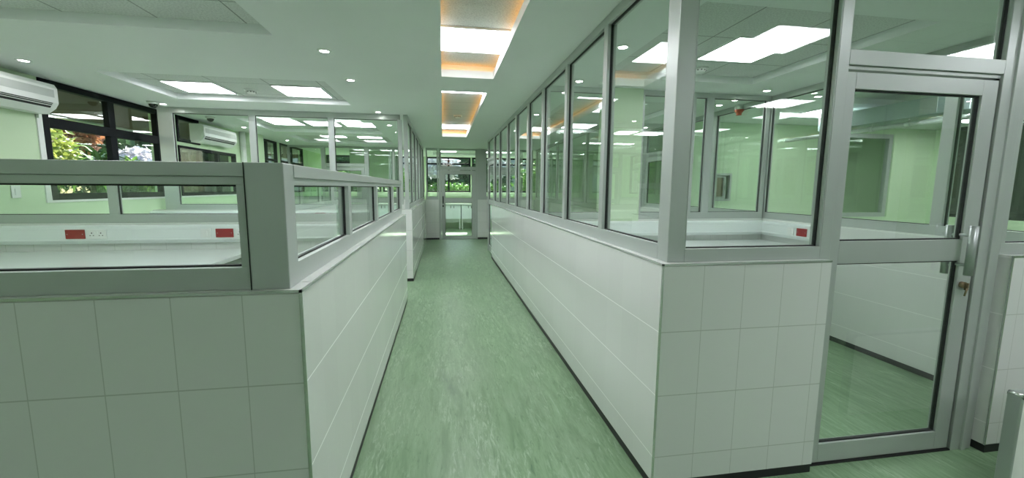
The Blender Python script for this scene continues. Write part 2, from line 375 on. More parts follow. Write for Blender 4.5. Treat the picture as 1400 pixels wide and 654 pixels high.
# left front run (faces the camera) and the low corridor run
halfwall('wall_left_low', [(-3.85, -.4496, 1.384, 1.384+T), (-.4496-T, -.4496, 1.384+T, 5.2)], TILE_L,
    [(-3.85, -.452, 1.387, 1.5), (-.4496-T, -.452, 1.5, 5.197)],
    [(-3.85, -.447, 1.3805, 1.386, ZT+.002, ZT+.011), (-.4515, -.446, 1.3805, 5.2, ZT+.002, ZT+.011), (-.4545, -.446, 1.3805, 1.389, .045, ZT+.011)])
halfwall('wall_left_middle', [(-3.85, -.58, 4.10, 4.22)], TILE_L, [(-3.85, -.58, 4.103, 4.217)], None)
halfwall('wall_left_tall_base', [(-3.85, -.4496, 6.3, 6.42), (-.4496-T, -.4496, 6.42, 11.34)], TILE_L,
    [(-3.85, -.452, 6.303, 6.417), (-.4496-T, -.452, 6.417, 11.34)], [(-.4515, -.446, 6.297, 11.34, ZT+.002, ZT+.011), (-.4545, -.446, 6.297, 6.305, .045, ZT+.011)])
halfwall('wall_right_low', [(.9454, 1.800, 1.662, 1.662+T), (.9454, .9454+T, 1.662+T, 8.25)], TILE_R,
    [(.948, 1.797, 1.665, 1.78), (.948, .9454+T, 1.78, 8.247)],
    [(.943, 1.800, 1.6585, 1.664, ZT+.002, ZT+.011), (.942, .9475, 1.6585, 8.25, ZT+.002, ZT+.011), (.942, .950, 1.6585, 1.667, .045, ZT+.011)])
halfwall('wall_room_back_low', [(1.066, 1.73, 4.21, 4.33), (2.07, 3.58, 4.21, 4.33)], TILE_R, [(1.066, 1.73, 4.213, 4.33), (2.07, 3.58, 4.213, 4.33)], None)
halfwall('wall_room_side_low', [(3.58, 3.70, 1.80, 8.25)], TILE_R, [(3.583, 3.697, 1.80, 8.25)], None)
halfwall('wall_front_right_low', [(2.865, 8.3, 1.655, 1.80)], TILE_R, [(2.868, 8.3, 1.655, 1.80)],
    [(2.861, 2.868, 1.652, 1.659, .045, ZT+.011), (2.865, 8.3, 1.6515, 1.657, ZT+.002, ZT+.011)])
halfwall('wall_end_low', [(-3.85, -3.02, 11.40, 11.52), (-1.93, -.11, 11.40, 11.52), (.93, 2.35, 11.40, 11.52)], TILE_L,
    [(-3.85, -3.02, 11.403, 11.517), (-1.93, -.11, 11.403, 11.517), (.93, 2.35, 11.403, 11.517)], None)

# ------------------------------------------------------------------ painted walls
WL = -3.85
def wall_with_holes(name, axis, pos, thick, a0, a1, z0, z1, holes, mat):
    bm = bmesh.new()
    As = sorted({a0, a1, *[h[0] for h in holes], *[h[1] for h in holes]}); Zs = sorted({z0, z1, *[h[2] for h in holes], *[h[3] for h in holes]})
    for i in range(len(As)-1):
        for j in range(len(Zs)-1):
            ca, cz = (As[i]+As[i+1])/2, (Zs[j]+Zs[j+1])/2
            if any(h[0] < ca < h[1] and h[2] < cz < h[3] for h in holes): continue
            if axis == 'y': abox(bm, pos, pos+thick, As[i], As[i+1], Zs[j], Zs[j+1])
            else: abox(bm, As[i], As[i+1], pos, pos+thick, Zs[j], Zs[j+1])
    bmesh.ops.remove_doubles(bm, verts=bm.verts[:], dist=1e-5)
    # drop the inner faces two cells share
    seen = {}
    for f in bm.faces[:]:
        k = tuple(sorted(v.index for v in f.verts)) if False else tuple(sorted((round(v.co.x,4), round(v.co.y,4), round(v.co.z,4)) for v in f.verts))
        seen.setdefault(k, []).append(f)
    kill = [f for fs in seen.values() if len(fs) > 1 for f in fs]
    bmesh.ops.delete(bm, geom=kill, context='FACES')
    return structure(make(name, bm, mat))
lw = [(4.86, 6.60, 1.25, HC), (6.98, 7.56, 2.05, HC), (6.98, 8.72, 1.25, 2.0), (9.85, 10.75, 1.25, HC), (10.95, 12.6, 1.25, HC)]
wall_with_holes('wall_left', 'y', WL-.12, .12, -3.1, 15.0, 0, 2.66, lw, GREEN)
bw = [(-3.75, -.62, 1.24, 2.43), (-.55, .95, 1.24, 2.43), (1.0, 2.9, 1.24, 2.43)]
wall_with_holes('wall_back', 'x', 14.6, .12, -3.95, 8.4, 0, 2.66, bw, GREEN)
rw = [(1.9, 5.9, .98, HC)]
wall_with_holes('wall_right', 'y', 8.3, .12, -3.1, 15.0, 0, 2.66, rw, GREEN)
structure(boxes('wall_front', [(-3.85, 8.3, -3.1, -3.0, 0, 2.66)], CEIL))
# green cross wall beyond the glazed room, with a hatch opening and a glazed opening
gy = 6.0
wall_with_holes('wall_cross', 'x', gy, .12, 3.72, 8.3, 0, HC, [(4.10, 4.45, 1.255, 1.625), (6.0, 7.48, .96, 2.34)], GREEN)
structure(boxes('wall_column', [(1.73, 2.07, 4.20, 4.56, 0, HC)], GREEN))
structure(boxes('wall_right_end', [(2.35, 8.3, 11.40, 11.52, 0, HC)], GREEN))
structure(boxes('wall_pier', [(-3.85, -3.62, 9.05, 9.45, 0, HC)], GREEN))
structure(boxes('wall_lab_end', [(-2.6, -1.5, 12.6, 12.72, 0, HC)], GREEN))
structure(boxes('wall_corridor_end', [(.93, 1.12, 11.40, 11.50, ZT+.01, HC)], ALU))
# soffit drop over the outer passage with a pipe beneath it
t = tag(boxes('ceiling_bulkhead', [(4.98, 5.5, 3.35, 5.0, 2.19, 2.37)], DUCT, origin=(5.0, 3.35, 2.19)), 'grey blue duct box under the ceiling beyond the glass door', 'duct')
boxes('access_panel', [(4.974, 4.982, 3.62, 3.78, 2.20, 2.36)], ALU, t)
bm = bmesh.new(); cyl(bm, (5.05, 3.3, 2.13), (5.05, 5.6, 2.13), .026); 
for y in (3.9, 4.3, 4.7): abox(bm, 5.045, 5.055, y+.02, y+.03, 2.13, 2.191); cyl(bm, (5.05, y, 2.13), (5.05, y+.05, 2.13), .033)
tag(make('pipe', bm, PIPE, origin=(5.05, 3.3, 2.13)), 'silver insulated pipe under the grey duct box', 'pipe')

# ------------------------------------------------------------------ glazed partitions
ZB, ZTOP = 1.078, HC
def pane(parent, axis, pos, a0, a1, z0, z1):
    """one pane with its black rubber gasket; axis = direction the partition runs"""
    g = .009; t = .003; d = .009
    def B(a, b, c, e, w): return (a, b, pos-w, pos+w, c, e) if axis == 'x' else (pos-w, pos+w, a, b, c, e)
    p = boxes('glass_pane', [B(a0, a1, z0, z1, t)], GLASS, parent)
    boxes('gasket', [B(a0, a0+g, z0, z1, d), B(a1-g, a1, z0, z1, d), B(a0+g, a1-g, z0, z0+g, d), B(a0+g, a1-g, z1-g, z1, d)], GASKET, p)
def partition(label, axis, pos, ends, mull, z0, z1, w=.03, brail=.072, trail=.05, mw=.05, name='glazed_partition', cat='glass partition', group=None, posts=None, end_posts=(.05, .05), low=False, transom=None):
    """pos: centre of the frame depth; mull: centres of the mullions"""
    a0, a1 = ends
    org = ((a0, pos, z0) if axis == 'x' else (pos, a0, z0))
    t = empty(name, org, label, cat, group)
    def B(a, b, c, d, dw=0): return (a, b, pos-w-dw, pos+w+dw, c, d) if axis == 'x' else (pos-w-dw, pos+w+dw, a, b, c, d)
    if brail: boxes('bottom_rail', [B(a0, a1, z0, z0+brail)], ALU, t, bevel=.002)
    if low: boxes('top_rail', [B(a0, a1, z1-.042, z1, .006), B(a0, a1, z1-.068, z1-.042, -.002)], ALU, t, bevel=.002)
    else: boxes('top_rail', [B(a0, a1, z1-trail, z1-.001)], ALU, t, bevel=.002)
    tr = .068 if low else trail
    es = list(posts) if posts is not None else [(a0, a0+end_posts[0])] + [(m-mw/2, m+mw/2) for m in mull] + [(a1-end_posts[1], a1)]
    for p in es: boxes('mullion', [B(p[0], p[1], z0+brail-.001, z1-tr+.001, -.001)], ALU, t, bevel=.002)
    for p, q in zip(es, es[1:]):
        if transom: pass
        pane(t, axis, pos, p[1]-.004, q[0]+.004, z0+brail-.004, z1-tr+.004)
    return t
GP = 'aluminium framed glass partitions'
# low rails, left
t = partition('low aluminium glass screen on the left front tile wall facing the viewer', 'x', 1.445, (-3.85, -.60), [-2.75, -1.68], ZB, 1.476, low=True, end_posts=(.05, .03), mw=.06)
t = partition('low aluminium glass screen along the left corridor tile wall', 'y', -.521, (1.495, 5.15), [2.355, 3.30, 4.345], ZB, 1.476, low=True, mw=.06, end_posts=(.005, .05))
o = tag(boxes('corner_post', [(-.60, -.487, 1.405, 1.495, ZB, 1.477)], ALU, origin=(-.545, 1.45, ZB), bevel=.003), 'square aluminium corner post where the two low left screens meet', 'post')
boxes('seam', [(-.602, -.5995, 1.4035, 1.406, ZB, 1.477)], GASKET, o)
partition('low glass screen on the middle tile wall behind the left worktop', 'x', 4.16, (-3.85, -.60), [-2.82, -1.72], ZB, 1.476, low=True, mw=.07)
# tall left, cross and corridor
partition('tall glass partition across the left bay up to the ceiling', 'x', 6.36, (-3.70, -.60), None, ZB, HC, trail=.075,
          posts=[(-3.70, -3.53), (-2.60, -2.52), (-1.58, -1.50), (-.63, -.575)])
partition('tall glass partition along the left side of the corridor beyond the opening', 'y', -.521, (6.315, 11.33), [7.25, 8.2, 9.2, 10.25], ZB, HC, trail=.06, end_posts=(.09, .05), mw=.06)
# right corridor
partition('long row of tall panes on the right side of the corridor', 'y', 1.015, (1.79, 8.21), [2.53, 3.36, 4.18, 4.92, 5.74, 6.52, 7.45], ZB, HC, trail=.055, mw=.062, end_posts=(.006, .05))
boxes_ = [(.985, 1.066, 1.70, 1.79, ZB, HC-.001)]
tag(boxes('corner_post', boxes_, ALU, origin=(1.02, 1.74, ZB), bevel=.003), 'tall aluminium corner post of the right glazed room', 'post')
# front right: pane, door frame, pane
partition('big front pane between the corner post and the glass door', 'x', 1.73, (1.066, 1.768), [], ZB, HC, trail=.03, brail=.06, end_posts=(.006, .006))
partition('glass partition right of the glass door at the photo edge', 'x', 1.73, (2.845, 8.3), [3.9, 4.95, 6.0, 7.1], ZB, HC, trail=.03, brail=.06, end_posts=(.03, .05))
# glazed room back and side
partition('back glass partition of the right room left of the green column', 'x', 4.27, (1.066, 1.73), [], ZB, HC, trail=.05, end_posts=(.02, .03))
partition('back glass partition of the right room right of the green column', 'x', 4.27, (2.07, 3.60), None, ZB, HC, trail=.05,
          posts=[(2.07, 2.11), (2.62, 2.70), (2.83, 2.915), (3.555, 3.60)])
partition('side glass partition between the right room and the outer passage', 'y', 3.64, (1.80, 6.15), None, ZB, HC, trail=.06,
          posts=[(1.80, 1.84), (2.50, 2.58), (3.36, 3.42), (4.24, 4.30), (5.2, 5.26), (6.10, 6.15)])
partition('inner glass partition deep in the right bay beyond its door', 'y', 3.64, (7.2, 8.25), [], ZB, HC, trail=.09)
# end of the corridor
partition('glass partition left of the corridor end door', 'x', 11.45, (-.44, -.12), [], ZB, HC, end_posts=(.03, .03))
partition('glass partition at the far end right of the corridor door', 'x', 11.45, (1.12, 2.35), [1.72], ZB, HC, mw=.06)
partition('glass partition at the far end of the left bay near the windows', 'x', 11.45, (-3.85, -3.02), [], ZB, HC, end_posts=(.06, .03))
partition('glass partition at the far end of the left bay near the corridor', 'x', 11.45, (-1.93, -.60), None, ZB, HC, posts=[(-1.93, -1.89), (-1.30, -1.24), (-.65, -.60)])
partition('glass partition running away beyond the far end of the left bay', 'y', -1.42, (11.9, 14.4), [12.5, 13.1, 13.7], ZB, HC)

# ------------------------------------------------------------------ doors
def glass_door(n, axis, pos, a0, a1, leaf, hz=(1.945, 2.04), jw=(.06, .06), trans=True, mid=(1.05, 1.16), st=(.05, .09), rails=(.10, .075), d=.03, hinge_gap=.006):
    """a0..a1 outer frame along the run, leaf = (l0, l1)"""
    org = (a0, pos, 0) if axis == 'x' else (pos, a0, 0)
    t = empty('door_%d' % n, org); structure(t)
    def B(a, b, c, e, w=d, off=0): return (a, b, pos-w+off, pos+w+off, c, e) if axis == 'x' else (pos-w+off, pos+w+off, a, b, c, e)
    boxes('jamb', [B(a0, a0+jw[0], 0, HC-.001)], ALU, t, bevel=.002)
    boxes('jamb', [B(a1-jw[1], a1, 0, HC-.001)], ALU, t, bevel=.002)
    h0, h1 = hz
    boxes('header', [B(a0+jw[0], a1-jw[1], h0+.028, h1), B(a0+jw[0], a1-jw[1], h0+.010, h0+.028, d-.012)], ALU, t, bevel=.002)
    boxes('transom_rail', [B(a0+jw[0], a1-jw[1], HC-.035, HC-.001)], ALU, t)
    pane(t, axis, pos, a0+jw[0]-.004, a1-jw[1]+.004, h1-.004, HC-.031)
    l0, l1 = leaf; w = .021
    f = boxes('leaf_frame', [B(l0, l0+st[0], .012, h0, w), B(l1-st[1], l1, .012, h0, w), B(l0+st[0], l1-st[1], .012, .012+rails[0], w), B(l0+st[0], l1-st[1], h0-rails[1], h0, w), B(l0+st[0], l1-st[1], mid[0], mid[1], w)], ALU, t, bevel=.002)
    for z0, z1 in ((.012+rails[0], mid[0]), (mid[1], h0-rails[1])): 
        pane(f, axis, pos, l0+st[0]-.003, l1-st[1]+.003, z0-.003, z1+.003)
    return t, f
# nearest glass door (right)
t, leaf = glass_door(1, 'x', 1.73, 1.768, 2.845, (1.832, 2.700), jw=(.058, .135))
boxes('jamb_stop', [(2.703, 2.735, 1.715, 1.765, 0, 1.955)], GASKET, t)
boxes('jamb_step', [(2.770, 2.800, 1.690, 1.702, 0, HC-.002)], ALU, t, bevel=.002)
boxes('threshold', [(1.83, 2.71, 1.70, 1.76, 0, .008)], DARK, t)
def bar_handle(parent, x, y, z0, z1, yface, dz=.05):
    bm = bmesh.new(); cyl(bm, (x, y, z0), (x, y, z1), .0175, n=28)
    for z in (z0+dz, z1-dz): cyl(bm, (x, y, z), (x, yface, z), .008, n=14)
    h = make('handle', bm, STEEL2, parent); return h
STEEL2 = plain('satin_tube', (.40, .44, .42), .35, .5)
bar_handle(leaf, 2.592, 1.655, .985, 1.235, 1.709)
bar_handle(leaf, 2.665, 1.805, .965, 1.225, 1.751)
bm = bmesh.new(); cyl(bm, (2.640, 1.709, .925), (2.640, 1.690, .925), .016); abox(bm, 2.636, 2.644, 1.676, 1.690, .912, .938)
cyl(bm, (2.640, 1.680, .912), (2.632, 1.683, .870), .004); cyl(bm, (2.655, 1.700, .93), (2.650, 1.69, .90), .006, .009)
make('lock', bm, BRASS, leaf)['label'] = 'small worn brass lock with a key'
# corridor end door
t, leaf = glass_door(2, 'x', 11.45, -.11, .93, (-.045, .875), jw=(.06, .05), hz=(1.86, 1.96), st=(.10, .10), rails=(.062, .10), mid=(1.0, 1.12))
bm = bmesh.new(); cyl(bm, (.0, 11.40, .97), (.0, 11.40, 1.17), .012); cyl(bm, (.0, 11.40, 1.0), (.0, 11.43, 1.0), .006); cyl(bm, (.0, 11.40, 1.14), (.0, 11.43, 1.14), .006)
abox(bm, -.015, .015, 11.415, 11.43, .88, .93); make('handle', bm, BLACKSTEEL, leaf)
boxes('threshold', [(-.05, .88, 11.40, 11.50, 0, .008)], STEEL, t)
glass_door(5, 'x', 11.45, -3.02, -1.93, (-2.95, -2.0), jw=(.065, .065), hz=(1.90, 2.0), st=(.08, .08), rails=(.14, .08), mid=(1.0, 1.1))
structure(boxes('wall_lab_low', [(-1.48, -1.36, 11.9, 14.4, .0, ZT+.009)], TILE_L))
# door at the end of the right corridor glazing
glass_door(3, 'y', 1.015, 8.21, 9.36, (8.275, 9.26), jw=(.06, .09), hz=(1.96, 2.04), st=(.08, .08), rails=(.14, .08), mid=(1.05, 1.15))
# door deep in the right bay
glass_door(4, 'y', 3.64, 6.15, 7.2, (6.21, 7.14), jw=(.055, .055), hz=(1.96, 2.04), st=(.07, .07), rails=(.14, .08), mid=(1.05, 1.15))

# ------------------------------------------------------------------ black exterior windows
def window(n, axis, pos, a0, a1, z0, z1, vbars, hbars, fr=.06, bar=.07, depth=.035, mat=BLACKSTEEL, gl=None):
    org = (a0, pos, z0) if axis == 'x' else (pos, a0, z0)
    t = structure(empty('window_%d' % n, org))
    def B(a, b, c, e, w=depth): return (a, b, pos-w, pos+w, c, e) if axis == 'x' else (pos-w, pos+w, a, b, c, e)
    boxes('window_frame', [B(a0, a0+fr, z0, z1), B(a1-fr, a1, z0, z1), B(a0+fr, a1-fr, z0, z0+fr), B(a0+fr, a1-fr, z1-fr, z1)], mat, t, bevel=.003)
    if vbars: boxes('vertical_bar', [B(v-bar/2, v+bar/2, z0+fr, z1-fr, depth-.004) for v in vbars], mat, t, bevel=.003)
    if hbars: boxes('transom_bar', [B(a0+fr, a1-fr, h-bar/2, h+bar/2, depth-.002) for h in hbars], mat, t, bevel=.003)
    boxes('glass_pane', [B(a0+fr*.5, a1-fr*.5, z0+fr*.5, z1-fr*.5, .003)], gl or GLASS, t)
    return t
wx = WL-.02
window(1, 'y', wx, 4.86, 6.60, 1.25, HC-.002, [5.75], [2.02], bar=.10, fr=.065)
w2 = window(2, 'y', wx, 6.98, 7.56, 2.052, HC-.002, [], [], fr=.05)
w3 = window(3, 'y', wx, 6.98, 8.72, 1.25, 1.998, [7.55, 8.1], [], fr=.05)
window(4, 'y', wx, 9.85, 10.75, 1.25, HC-.002, [10.2], [2.0], bar=.05, fr=.04)
window(5, 'y', wx, 10.95, 12.6, 1.25, HC-.002, [11.75], [2.0], bar=.05, fr=.04)
boxes('frame_top', [], BLACKSTEEL) if False else None
for i, (a, b, z0, z1) in enumerate(bw):
    nb = max(1, round((b-a)/.9)); vb = [a + (b-a)*k/nb for k in range(1, nb)]
    window(6+i, 'x', 14.66, a, b, z0, z1, vb, [2.2], fr=.05, bar=.06)
window(9, 'y', 8.34, 1.9, 5.9, .98, HC-.002, [2.9, 3.85, 4.8], [], fr=.04, gl=GLASSDARK)  # darkness behind these panes is put into the glass colour
# dark louvred outbuilding behind the second window
# window sill ledges, left wall (painted reveals)
structure(boxes('trim_3', [(WL-.03, WL+.012, 4.84, 6.62, 1.225, 1.252), (WL-.03, WL+.012, 6.96, 8.74, 1.225, 1.252), (WL-.02, WL+.012, 4.80, 4.858, 1.225, 2.10)], PLASTIC, bevel=.003))
structure(boxes('trim_4', [(-3.85, 8.3, 14.42, 14.602, 1.12, 1.235)], GREEN))
# glazed opening in the cross wall
window(10, 'x', 6.06, 6.0, 7.48, .96, 2.34, [], [], fr=.07, mat=ALU)
structure(boxes('trim_5', [(4.07, 4.10, 5.97, 6.12, 1.225, 1.655), (4.45, 4.48, 5.97, 6.12, 1.225, 1.655), (4.10, 4.45, 5.97, 6.12, 1.625, 1.655), (4.10, 4.45, 5.97, 6.12, 1.225, 1.255)], ALU))
t = empty('service_hatch', (4.12, 6.0, 1.26), 'small metal pass hatch set in the green wall beyond the glazed room', 'hatch')
boxes('frame', [(4.24, 4.27, 6.03, 6.10, 1.26, 1.62), (4.40, 4.43, 6.03, 6.10, 1.26, 1.62), (4.27, 4.40, 6.03, 6.10, 1.59, 1.62), (4.27, 4.40, 6.03, 6.10, 1.26, 1.29)], ALU, t)
boxes('hatch_panel', [(4.27, 4.40, 6.06, 6.07, 1.29, 1.59)], plain('brown_panel', (.16, .13, .07), .5), t)
boxes('latch', [(4.405, 4.42, 6.01, 6.03, 1.40, 1.46)], STEEL2, t)
boxes('side_panel', [(4.115, 4.235, 6.08, 6.09, 1.26, 1.62)], ACGREY, t)

# ------------------------------------------------------------------ worktops
def bench(label, x0, x1, y0, y1, z, legs, group='white worktops'):
    x0 = max(x0, -3.845)
    t = empty('worktop', (x0, y0, 0), label, 'worktop', group)
    boxes('top', [(x0, x1, y0, y1, z-.035, z)], WORKTOP, t, bevel=.004)
    for lx, ly in legs: boxes('leg', [(lx-.02, lx+.02, ly-.02, ly+.02, 0, z-.035)], ALU, t, bevel=.002)
    for yy in (y0+.06, y1-.09): boxes('underframe', [(x0+.05, x1-.05, yy, yy+.03, z-.085, z-.035)], ALU, t)
bench('white laminate worktop against the middle tile wall in the left bay', -3.85, -1.67, 3.19, 4.08, .842, [(-3.7, 3.3), (-1.75, 3.3), (-3.7, 4.0), (-1.75, 4.0), (-2.7, 3.3)])
bench('white laminate worktop against the tall partition in the left bay', -3.85, -1.45, 5.45, 6.28, .842, [(-3.7, 5.55), (-1.55, 5.55), (-3.7, 6.2), (-1.55, 6.2)])
bench('white laminate worktop along the back of the glazed right room', 1.10, 2.98, 3.46, 4.19, .842, [(1.2, 3.55), (2.9, 3.55), (1.2, 4.1), (2.1, 3.55)])
bench('white laminate worktop along the side wall of the glazed right room', 2.98, 3.56, 3.42, 4.19, .842, [(3.05, 3.5), (3.5, 3.5), (3.5, 4.1)])
bench('white laminate worktop along the cross wall of the outer passage', 3.9, 5.9, 5.3, 5.99, .842, [(4.0, 5.4), (5.8, 5.4), (4.0, 5.9), (5.8, 5.9)])

# ------------------------------------------------------------------ dado trunking and plates
def trunking(label, axis, face, sgn, a0, a1, z0=.905, z1=1.062):
    """face: wall plane; sgn: direction it stands off the wall"""
    d = .062 * sgn
    prof = [(face, z1), (face+d*.75, z1), (face+d, z1-.012), (face+d, z1-.034), (face+d*.93, z1-.036), (face+d*.93, z0+.040), (face+d, z0+.038), (face+d, z0+.028), (face+d*.6, z0), (face, z0)]
    bm = bmesh.new(); prism(bm, prof, axis, a0, a1)
    org = (a0, face, z0) if axis == 'x' else (face, a0, z0)
    return tag(make('cable_trunking', bm, TRUNK, origin=org), label, 'trunking', 'white dado trunking')
trunking('white cable trunking along the middle tile wall above the left worktop', 'x', 4.10, -1, -3.85, -.58)
trunking('white cable trunking along the tall partition in the left bay', 'x', 6.30, -1, -3.845, -.60)
trunking('white cable trunking along the back wall of the right room', 'x', 4.20, -1, 1.07, 3.56)
trunking('white cable trunking along the side wall of the right room', 'y', 3.58, -1, 3.52, 4.14)
def plate(name, axis, face, sgn, a, z, w, h, mat, label, cat, group, kind):
    """a,z = lower-left corner along the wall"""
    def B(a0, a1, z0, z1, d0, d1):
        p, q = face + sgn*d0, face + sgn*d1
        return (a0, a1, p, q, z0, z1) if axis == 'x' else (p, q, a0, a1, z0, z1)
    org = (a, face, z) if axis == 'x' else (face, a, z)
    t = empty(name, org, label, cat, group)
    boxes('plate', [B(a, a+w, z, z+h, 0, .009)], mat, t, bevel=.003)
    if kind == 'blank':
        for q in (a+.012, a+w-.018): boxes('screw', [B(q, q+.006, z+h/2-.003, z+h/2+.003, .009, .0105)], STEEL2, t)
    elif kind == 'socket':
        for k in (0, 1):
            c = a + w*(.27 + .46*k)
            boxes('socket_face', [B(c-.004, c+.004, z+h*.58, z+h*.70, .009, .0098), B(c-.016, c-.008, z+h*.34, z+h*.42, .009, .0098), B(c+.008, c+.016, z+h*.34, z+h*.42, .009, .0098)], HOLE, t)
            boxes('switch', [B(c-.010+(.022 if k == 0 else -.022), c+.0+(.022 if k == 0 else -.022), z+h*.60, z+h*.82, .009, .013)], PLASTIC, t)
    elif kind == 'single':
        boxes('rocker', [B(a+w*.32, a+w*.68, z+h*.25, z+h*.75, .009, .014)], PLASTIC, t)
f1 = 4.10-.0577; f2 = 6.30-.0577; f3 = 3.58-.0577
RG, WG = 'red blank socket plates', 'white wall plates'
plate('red_plate', 'x', f1, -1, -3.13, .951, .142, .078, RED, 'red blank plate at far left on the nearest left trunking', 'wall plate', RG, 'blank')
plate('double_socket', 'x', f1, -1, -2.975, .948, .146, .080, PLASTIC, 'white double socket beside the leftmost red plate', 'socket', WG, 'socket')
plate('data_outlet', 'x', f1, -1, -2.105, .950, .078, .078, PLASTIC, 'white single outlet left of the second red plate', 'outlet', WG, 'single')
plate('red_plate', 'x', f1, -1, -1.985, .951, .142, .078, RED, 'red blank plate above the right end of the left worktop', 'wall plate', RG, 'blank')
plate('double_socket', 'x', f1, -1, -1.83, .948, .146, .080, PLASTIC, 'white double socket at the right end of the left worktop', 'socket', WG, 'socket')
plate('red_plate', 'x', f2, -1, -2.70, .960, .142, .078, RED, 'small red plate on the far trunking left of the corner post', 'wall plate', RG, 'blank')
plate('double_socket', 'x', f2, -1, -2.87, .957, .146, .080, PLASTIC, 'white double socket on the far left trunking', 'socket', WG, 'socket')
plate('red_plate', 'x', f2, -1, -1.78, .960, .142, .078, RED, 'small red plate seen through the low corridor screen', 'wall plate', RG, 'blank')
plate('red_plate', 'y', f3, -1, 3.545, .945, .12, .078, RED, 'red blank plate at the end of the side trunking in the right room', 'wall plate', RG, 'blank')
plate('data_outlet', 'y', f3, -1, 3.70, .945, .078, .078, PLASTIC, 'white single outlet beside the red plate in the right room', 'outlet', WG, 'single')
plate('light_switch', 'y', WL, 1, 4.47, 1.28, .085, .115, PLASTIC, 'white light switch plate on the green wall left of the window', 'light switch', None, 'single')

# ------------------------------------------------------------------ air conditioners
def aircon(y0, y1, x0=WL, z0=2.075, z1=2.36):
    t = empty('air_conditioner', (x0, y0, z0)); x = x0
    d = .215
    prof = [(x, z0), (x+.12, z0), (x+d-.03, z0+.05), (x+d, z0+.10), (x+d, z1-.045), (x+d-.02, z1-.01), (x+d-.06, z1), (x, z1)]
    bm = bmesh.new(); prism(bm, prof, 'y', y0, y1); make('casing', bm, PLASTIC, t, bevel=.012)
    def face(z):   # outer surface x at height z
        return x+d if z > z0+.10 else x+d-.03 + (z-z0-.05)/.05*.03
    boxes('grey_band', [(x+d-.004, x+d+.003, y0+.03, y1-.05, z1-.135, z1-.065)], ACGREY, t)
    def slot(za, zb, off):
        bm = bmesh.new(); A = [(face(za)+off, za), (face(zb)+off, zb), (face(zb)-.01, zb), (face(za)-.01, za)]
        prism(bm, A, 'y', y0+.04, y1-.07); return bm
    make('air_outlet', slot(z0+.052, z0+.098, .002), DARK, t)
    make('louvre', slot(z0+.070, z0+.076, .006), PLASTIC, t)
    make('louvre', slot(z0+.086, z0+.090, .006), PLASTIC, t)
    return t
A1 = aircon(3.75, 4.80); tag(A1, 'white split air conditioner high on the green wall at the photo left edge', 'air conditioner', 'wall air conditioners')
A2 = copy_tree(A1); A2.location = (WL, 7.30, 2.075); tag(A2, 'farther white air conditioner seen through the tall left partition', 'air conditioner', 'wall air conditioners')
t = tag(boxes('conduit', [(WL, WL+.03, 4.80, 4.83, 2.04, 2.30)], PLASTIC, origin=(WL, 4.8, 2.04)), 'short white pipe cover beside the nearest air conditioner', 'conduit')
# white pipe column beyond the second window
bm = bmesh.new(); cyl(bm, (WL+.05, 8.95, 0), (WL+.05, 8.95, HC), .05); tag(make('pipe', bm, PLASTIC, origin=(WL+.05, 8.95, 0)), 'white vertical pipe on the green wall right of the far air conditioner', 'pipe')

# ------------------------------------------------------------------ end room cupboards
def cupboard(x, label):
    y0, y1 = 14.02, 14.58
    t = empty('cupboard', (x, y0, 0), label, 'cupboard', 'white cupboards below the end windows')
    boxes('body', [(x, x+.56, y0+.02, y1, .36, .82)], CUPB, t)
    for k in (0, 1):
        a = x + .008 + k*.275; d = boxes('door', [(a, a+.268, y0, y0+.019, .365, .815)], CUPB, t, bevel=.003)
        bm = bmesh.new(); hx = a + (.22 if k == 0 else .05); cyl(bm, (hx, y0-.018, .72), (hx, y0-.018, .80), .008); cyl(bm, (hx, y0-.018, .73), (hx, y0, .73), .005); cyl(bm, (hx, y0-.018, .79), (hx, y0, .79), .005); make('handle', bm, BLACKSTEEL, d)
    boxes('underframe', [(x+.02, x+.54, y0+.05, y0+.08, .24, .36)], ACGREY, t)
    for lx in (x+.02, x+.51):
        boxes('leg', [(lx, lx+.03, y0+.03, y0+.06, 0, .36)], PLASTIC, t); boxes('leg', [(lx, lx+.03, y1-.06, y1-.03, 0, .36)], PLASTIC, t)
labs = ['white two-door cupboard second from the left in the end room', 'white two-door cupboard at left behind the corridor end door', 'white two-door cupboard at right behind the corridor end door', 'white two-door cupboard right of the door view in the end room', 'white two-door cupboard far right in the end room']
cupboard(-.56, labs[0]); cupboard(.02, labs[1]); cupboard(.60, labs[2]); cupboard(1.2, labs[3]); cupboard(1.8, labs[4])
t = tag(boxes('counter_top', [(-1.2, 5.0, 13.98, 14.60, .835, .875)], WORKTOP, origin=(-1.2, 13.98, .835)), 'pale continuous worktop over the white cupboards in the end room', 'worktop')

# ------------------------------------------------------------------ board at lower right edge of the photograph
t = empty('divider_panel', (2.46, 1.30, 0), 'off-white low panel with a metal edge at the lower right corner', 'panel')
boxes('panel', [(2.475, 3.3, 1.335, 1.365, .0, .52)], plain('off_white_laminate', (.84, .86, .82), .4, noise=.05, scale=14), t)
boxes('edge_trim', [(2.462, 2.478, 1.325, 1.375, 0, .522), (2.478, 3.3, 1.325, 1.375, .515, .531)], STEEL2, t, bevel=.004)
bm = bmesh.new(); cyl(bm, (2.474, 1.325, .519), (2.474, 1.375, .519), .012); make('corner_cap', bm, STEEL, t)

